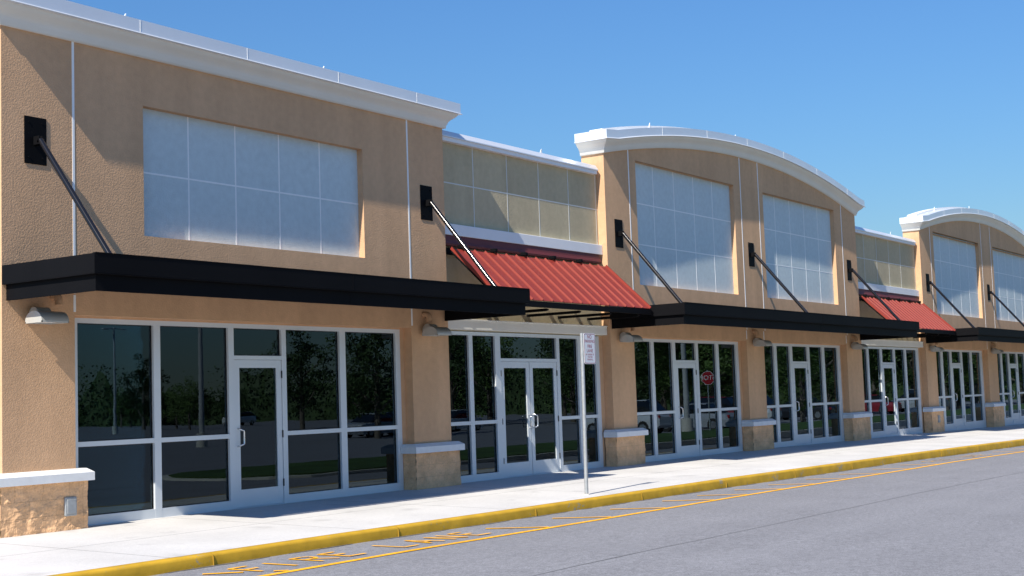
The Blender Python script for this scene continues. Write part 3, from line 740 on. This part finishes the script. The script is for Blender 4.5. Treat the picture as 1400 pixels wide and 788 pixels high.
def make_tree(seed, h, lm, name):
    rnd = random.Random(seed); root = empty(name)
    t = MB(); top = h*.6
    t.tube([(0,0,-.3),(.05,.02,h*.2),(-.05,.08,h*.42),(.05,0,top)], [h*.028, h*.021, h*.016, h*.007], 8)
    tips = []
    for i in range(9):
        a = i*2.4; z = h*(.10+.06*i); L_ = h*.30*(1-.4*i/9)
        p = [(0,0,z), (math.cos(a)*L_*.5, math.sin(a)*L_*.5, z+L_*.35), (math.cos(a)*L_, math.sin(a)*L_, z+L_*.7)]
        t.tube(p, [h*.010, h*.007, h*.003], 5); tips.append(p[2]); tips.append(p[1])
    tips += [(0,0,top), (.2,.1,h*.8), (-.3,-.2,h*.9)]
    t.build('trunk', M['bark'], root)
    c = MB()
    for tp in tips:
        for q in range(3):
            cc = Vector(tp)+Vector((rnd.gauss(0,h*.055), rnd.gauss(0,h*.055), rnd.gauss(.02*h,h*.045))); r = h*rnd.uniform(.06,.115)
            for _ in range(85):
                d = Vector((rnd.gauss(0,1), rnd.gauss(0,1), rnd.gauss(0,1))).normalized()*r*rnd.uniform(.5,1.05)
                d.z *= .75; p = cc+d; s_ = h*rnd.uniform(.008,.017)
                u = Vector((rnd.gauss(0,1), rnd.gauss(0,1), rnd.gauss(0,.6))).normalized(); v = u.orthogonal().normalized()
                c.add([p-u*s_, p+v*s_*.6, p+u*s_, p-v*s_*.6], [(0,1,2,3)])
    c.build('crown', lm, root)
    return root
protos = [make_tree(1, 9.5, M['leaf'], 'broadleaf_tree'), make_tree(2, 11, M['leaf2'], 'broadleaf_tree'), make_tree(3, 8, M['leaf'], 'broadleaf_tree')]
used = [False]*3
def far_wood():
    rnd = random.Random(21); c = MB()
    path = [(60,-215),(128,-176),(150,-120),(152,-78),(160,-48),(172,-22),(190,6)]
    segs = list(zip(path, path[1:])); 
    for (ax, ay), (bx, by) in segs:
        L_ = math.hypot(bx-ax, by-ay); k = int(L_*105)
        for _ in range(k):
            t = rnd.random(); x, y = ax+(bx-ax)*t, ay+(by-ay)*t
            q = (x*.13+y*.17); hh = (5.5 if y < -150 else 6.5 if y < -100 else 8.5)+1.8*math.sin(q)+1.6*math.sin(2.3*q+1)+1.2*math.sin(5.1*q)
            z = hh*rnd.random()**.75; p = Vector((x+rnd.gauss(0,3), y+rnd.gauss(0,2), z-.4)); s_ = rnd.uniform(.14,.32)
            u = Vector((rnd.gauss(0,1), rnd.gauss(0,1), rnd.gauss(0,.6))).normalized(); v = u.orthogonal().normalized()
            c.add([p-u*s_, p+v*s_*.7, p+u*s_, p-v*s_*.7], [(0,1,2,3)])
    # solid heart of the wood, so that only its rim is loose leaves
    vs = []; nn = 0
    for (ax, ay), (bx, by) in segs:
        k = max(2, int(math.hypot(bx-ax, by-ay)/1.2))
        for i in range(k):
            t = i/k; x, y = ax+(bx-ax)*t, ay+(by-ay)*t; q = (x*.13+y*.17)
            hh = (5.5 if y < -150 else 6.5 if y < -100 else 8.5)+1.8*math.sin(q)+1.6*math.sin(2.3*q+1)+1.2*math.sin(5.1*q)
            hh = hh*.80+rnd.uniform(-.5, .4)
            vs += [(x-1.6, y+.8, -.6), (x-1.3+rnd.uniform(-.4, .4), y+.8, hh*.5), (x, y, hh), (x+1.6, y-.8, hh*.5), (x+1.8, y-.8, -.6)]; nn += 1
    c.add(vs, [(i*5+j, i*5+j+1, i*5+j+6, i*5+j+5) for i in range(nn-1) for j in range(4)])
    tag(c.build('far_wood', M['leaf2']), 'dark wood closing the view beyond the car park', 'wood', kind='stuff')
far_wood()
spots = []
rnd = random.Random(11)
for (bx, by, n_, k_) in ((122,-146,6,.55), (104,-104,6,.6), (94,-66,8,.75), (90,-42,9,.95), (97,-28,9,1.0), (112,-19,8,1.05), (135,-16,6,1.05), (150,-40,6,1.0)):
    for i in range(n_): spots.append((bx+rnd.uniform(-13,13), by+rnd.uniform(-6,6)-(i % 2)*6, k_))
spots += [(52,-38,.62), (66,-17.2,.7)]
for i, (x, y, k_) in enumerate(spots):
    k = i % 3
    o = protos[k] if not used[k] else copy_tree(protos[k]); used[k] = True
    o.location = (x, y, -.45); o.rotation_euler = (0,0,rnd.uniform(0,6.28)); s_ = k_*rnd.uniform(.8,1.25); o.scale = (s_, s_, s_*rnd.uniform(.9,1.1))
    tag(o, 'leafy green tree across the car park, mirrored in the shop windows', 'tree', 'trees mirrored in the shop windows')

def make_car(kind, paint):
    L_, hw = (4.6, .90); suv = kind == 'suv'
    root = empty('parked_car')
    def loft(secs, mt, name, par=root):
        m = MB(); n = 0; vs = []
        for x, zb, zt, w, wt in secs:
            ring = [(x,-w,zb),(x,-w*1.0,zb+(zt-zb)*.55),(x,-wt,zt-.03),(x,-wt+.08,zt),(x,wt-.08,zt),(x,wt,zt-.03),(x,w,zb+(zt-zb)*.55),(x,w,zb)]
            n = len(ring); vs += ring
        fs = [(i*n+j, i*n+(j+1) % n, (i+1)*n+(j+1) % n, (i+1)*n+j) for i in range(len(secs)-1) for j in range(n)]
        fs += [tuple(range(n))[::-1], tuple(range((len(secs)-1)*n, len(secs)*n))]
        return m.add(vs, fs, False).build(name, mt, par)
    zb = .22 if not suv else .3; hd = .88 if not suv else 1.02
    loft([(-2.3,zb+.2,hd-.2,.74,.68),(-2.15,zb,hd-.06,.86,.80),(-1.2,zb,hd+.04,.90,.84),(0,zb,hd+.06,.90,.86),(1.2,zb,hd+.05,.90,.85),(2.1,zb,hd,.86,.80),(2.28,zb+.15,hd-.15,.78,.7)], paint, 'body')
    top = 1.44 if not suv else 1.75; rx = 1.5 if not suv else 2.1
    loft([(-1.25,hd,hd+.06,.80,.78),(-.45,hd,top-.03,.80,.60),(.1,hd,top,.80,.62),(rx-.6,hd,top-.02,.80,.60),(rx,hd,hd+.1,.78,.74)], M['carglass'], 'windows')
    loft([(-.48,top-.04,top+.005,.62,.60),(.1,top-.02,top+.025,.64,.62),(rx-.6,top-.04,top+.01,.62,.60)], paint, 'roof')
    for wx in (-1.4, 1.4):
        for s_ in (-1, 1):
            w = MB().tube([(wx, s_*.70, .33), (wx, s_*.91, .33)], .33, 20).build('wheel', M['tyre'], root)
            MB().tube([(wx, s_*.905, .33), (wx, s_*.918, .33)], .20, 14).build('rim', M['rim'], w)
    for s_ in (-1, 1):
        MB().bbox(-2.27, -2.10, s_*.62-.13, s_*.62+.13, hd-.26, hd-.12, .03).build('headlight', M['headlight'], root)
        MB().bbox(2.12, 2.28, s_*.66-.1, s_*.66+.1, hd-.28, hd-.08, .03).build('tail_light', M['taillight'], root)
    return root
cars = [('suv','white',(112,-112),'white SUV'),('sedan','silver',(55,-41),'silver sedan'),('sedan','blue',(58,-42.5),'dark blue sedan'),('suv','red',(60,-20.5),'dark red SUV'),('sedan','silver',(56,-19),'silver sedan nearer the drive'),
        ('suv','white',(68,-22),'white SUV nearer the drive'),('sedan','black',(76,-21.5),'black sedan'),('sedan','red',(90,-22),'red sedan'),('suv','silver',(98,-21),'silver SUV'),('sedan','white',(63.5,-41),'white sedan'),('suv','white',(51,-20.5),'white van-like SUV')]
for kd, colr, (x, y), nm in cars:
    o = make_car(kd, M['car_'+colr]); o.location = (x, y, -.5); o.rotation_euler = (0,0,R(90+random.uniform(-4,4)) if y > -30 else R(random.uniform(-8,8)))
    tag(o, nm+' parked across the drive, mirrored in the windows', 'car', 'cars mirrored in the shop windows')
def lamp_pole(x, y, h, nm):
    r = tag(empty('lamp_post', (x, y, -.5)), nm, 'street lamp', 'lamp posts mirrored in the shop windows')
    MB().tube([(0,0,0),(0,0,h)], [.16,.09], 12).build('pole', M['pole'], r)
    MB().tube([(0,0,-.1),(0,0,.75)], .3, 16).build('footing', M['grey_kerb'], r)
    MB().tube([(-.9,0,h-.1),(.9,0,h-.1)], .04, 8).build('arm', M['pole'], r)
    for s_ in (-1, 1): MB().bbox(s_*1.15-.35, s_*1.15+.35, -.18, .18, h-.2, h-.05, .04).build('lamp_head', M['lamp'], r)
lamp_pole(41, -41, 10, 'pale lamp post standing in the far car park'); lamp_pole(51, -17, 9, 'pale lamp post behind the grass island'); lamp_pole(83, -100, 11, 'tall far lamp post near the tree line'); lamp_pole(86, -16.8, 9, 'pale lamp post near the far end of the island')
# stop sign facing the shops
r = tag(empty('stop_sign', (45, -12.7, -.25), R(62)), 'red octagonal stop sign on the grass island, mirrored in a window', 'sign')
MB().tube([(0,-.03,-.1),(0,-.03,2.75)], .03, 8).build('post', M['galv'], r)
oc = lambda rad: [(rad*math.cos(R(22.5+45*i)), 2.4+rad*math.sin(R(22.5+45*i))) for i in range(8)]
p = MB().prism(oc(.31), 1, 0, .004).build('sign_panel', M['sign_white'], r)
MB().prism(oc(.29), 1, .004, .007).build('red_face', M['sign_red'], p)
vs, fs = text_geo('STOP', .27); MB().add([(-v.x, .0105, v.y+2.4) for v in vs], fs).build('lettering', M['sign_white'], p)

# ------------------------------------------------------------------ camera
f_, yaw, pitch, roll, cx, cy, cz = 1870.7296, 0.964857, 0.0823289, 0.0340750, -10.15886, -14.64, 1.4274
cyw, syw, cp, sp = math.cos(yaw), math.sin(yaw), math.cos(pitch), math.sin(pitch)
fw = Vector((syw*cp, cyw*cp, sp)); rt = Vector((cyw, -syw, 0)); up = rt.cross(fw)
c_, s_ = math.cos(roll), math.sin(roll)
r2 = c_*rt - s_*up; u2 = s_*rt + c_*up
cam = bpy.data.cameras.new('camera'); co = bpy.data.objects.new('camera', cam); COL.objects.link(co)
cam.sensor_width = 36; cam.lens = f_/1400*36; cam.clip_end = 3000; cam.clip_start = .1
co.matrix_world = Matrix(((r2.x, u2.x, -fw.x, cx), (r2.y, u2.y, -fw.y, cy), (r2.z, u2.z, -fw.z, cz), (0,0,0,1)))
sc.camera = co

# ------------------------------------------------------------------ light
sd = Vector((-1.05, -.15, 1.0)).normalized()     # towards the sun
el = math.asin(sd.z); az = math.atan2(sd.x, sd.y)
w = bpy.data.worlds.new('World'); sc.world = w; w.use_nodes = True
nt = w.node_tree; sky = nt.nodes.new('ShaderNodeTexSky'); sky.sky_type = 'NISHITA'; sky.sun_disc = False
sky.sun_elevation = el; sky.sun_rotation = az % (2*math.pi); sky.air_density = 2.0; sky.dust_density = 0; sky.ozone_density = 10; sky.altitude = 0
tint = nt.nodes.new('ShaderNodeVectorMath'); tint.operation = 'MULTIPLY'; tint.inputs[1].default_value = (.60, .84, 1.2)
nt.links.new(sky.outputs[0], tint.inputs[0])
nt.links.new(tint.outputs[0], nt.nodes['Background'].inputs['Color']); nt.nodes['Background'].inputs['Strength'].default_value = .072
sl = bpy.data.lights.new('sun', 'SUN'); sl.energy = 5.0; sl.angle = R(.53); sl.color = (1, .935, .83)
so = bpy.data.objects.new('sun', sl); COL.objects.link(so); so.rotation_euler = sd.to_track_quat('Z', 'Y').to_euler(); so.location = (-20, -10, 30)
vs_ = sc.view_settings; vs_.view_transform = 'Standard'; vs_.look = 'None'; vs_.gamma = 1; vs_.exposure = .58; vs_.use_curve_mapping = False
sc.cycles.max_bounces = 8; sc.cycles.transparent_max_bounces = 12; sc.cycles.glossy_bounces = 4
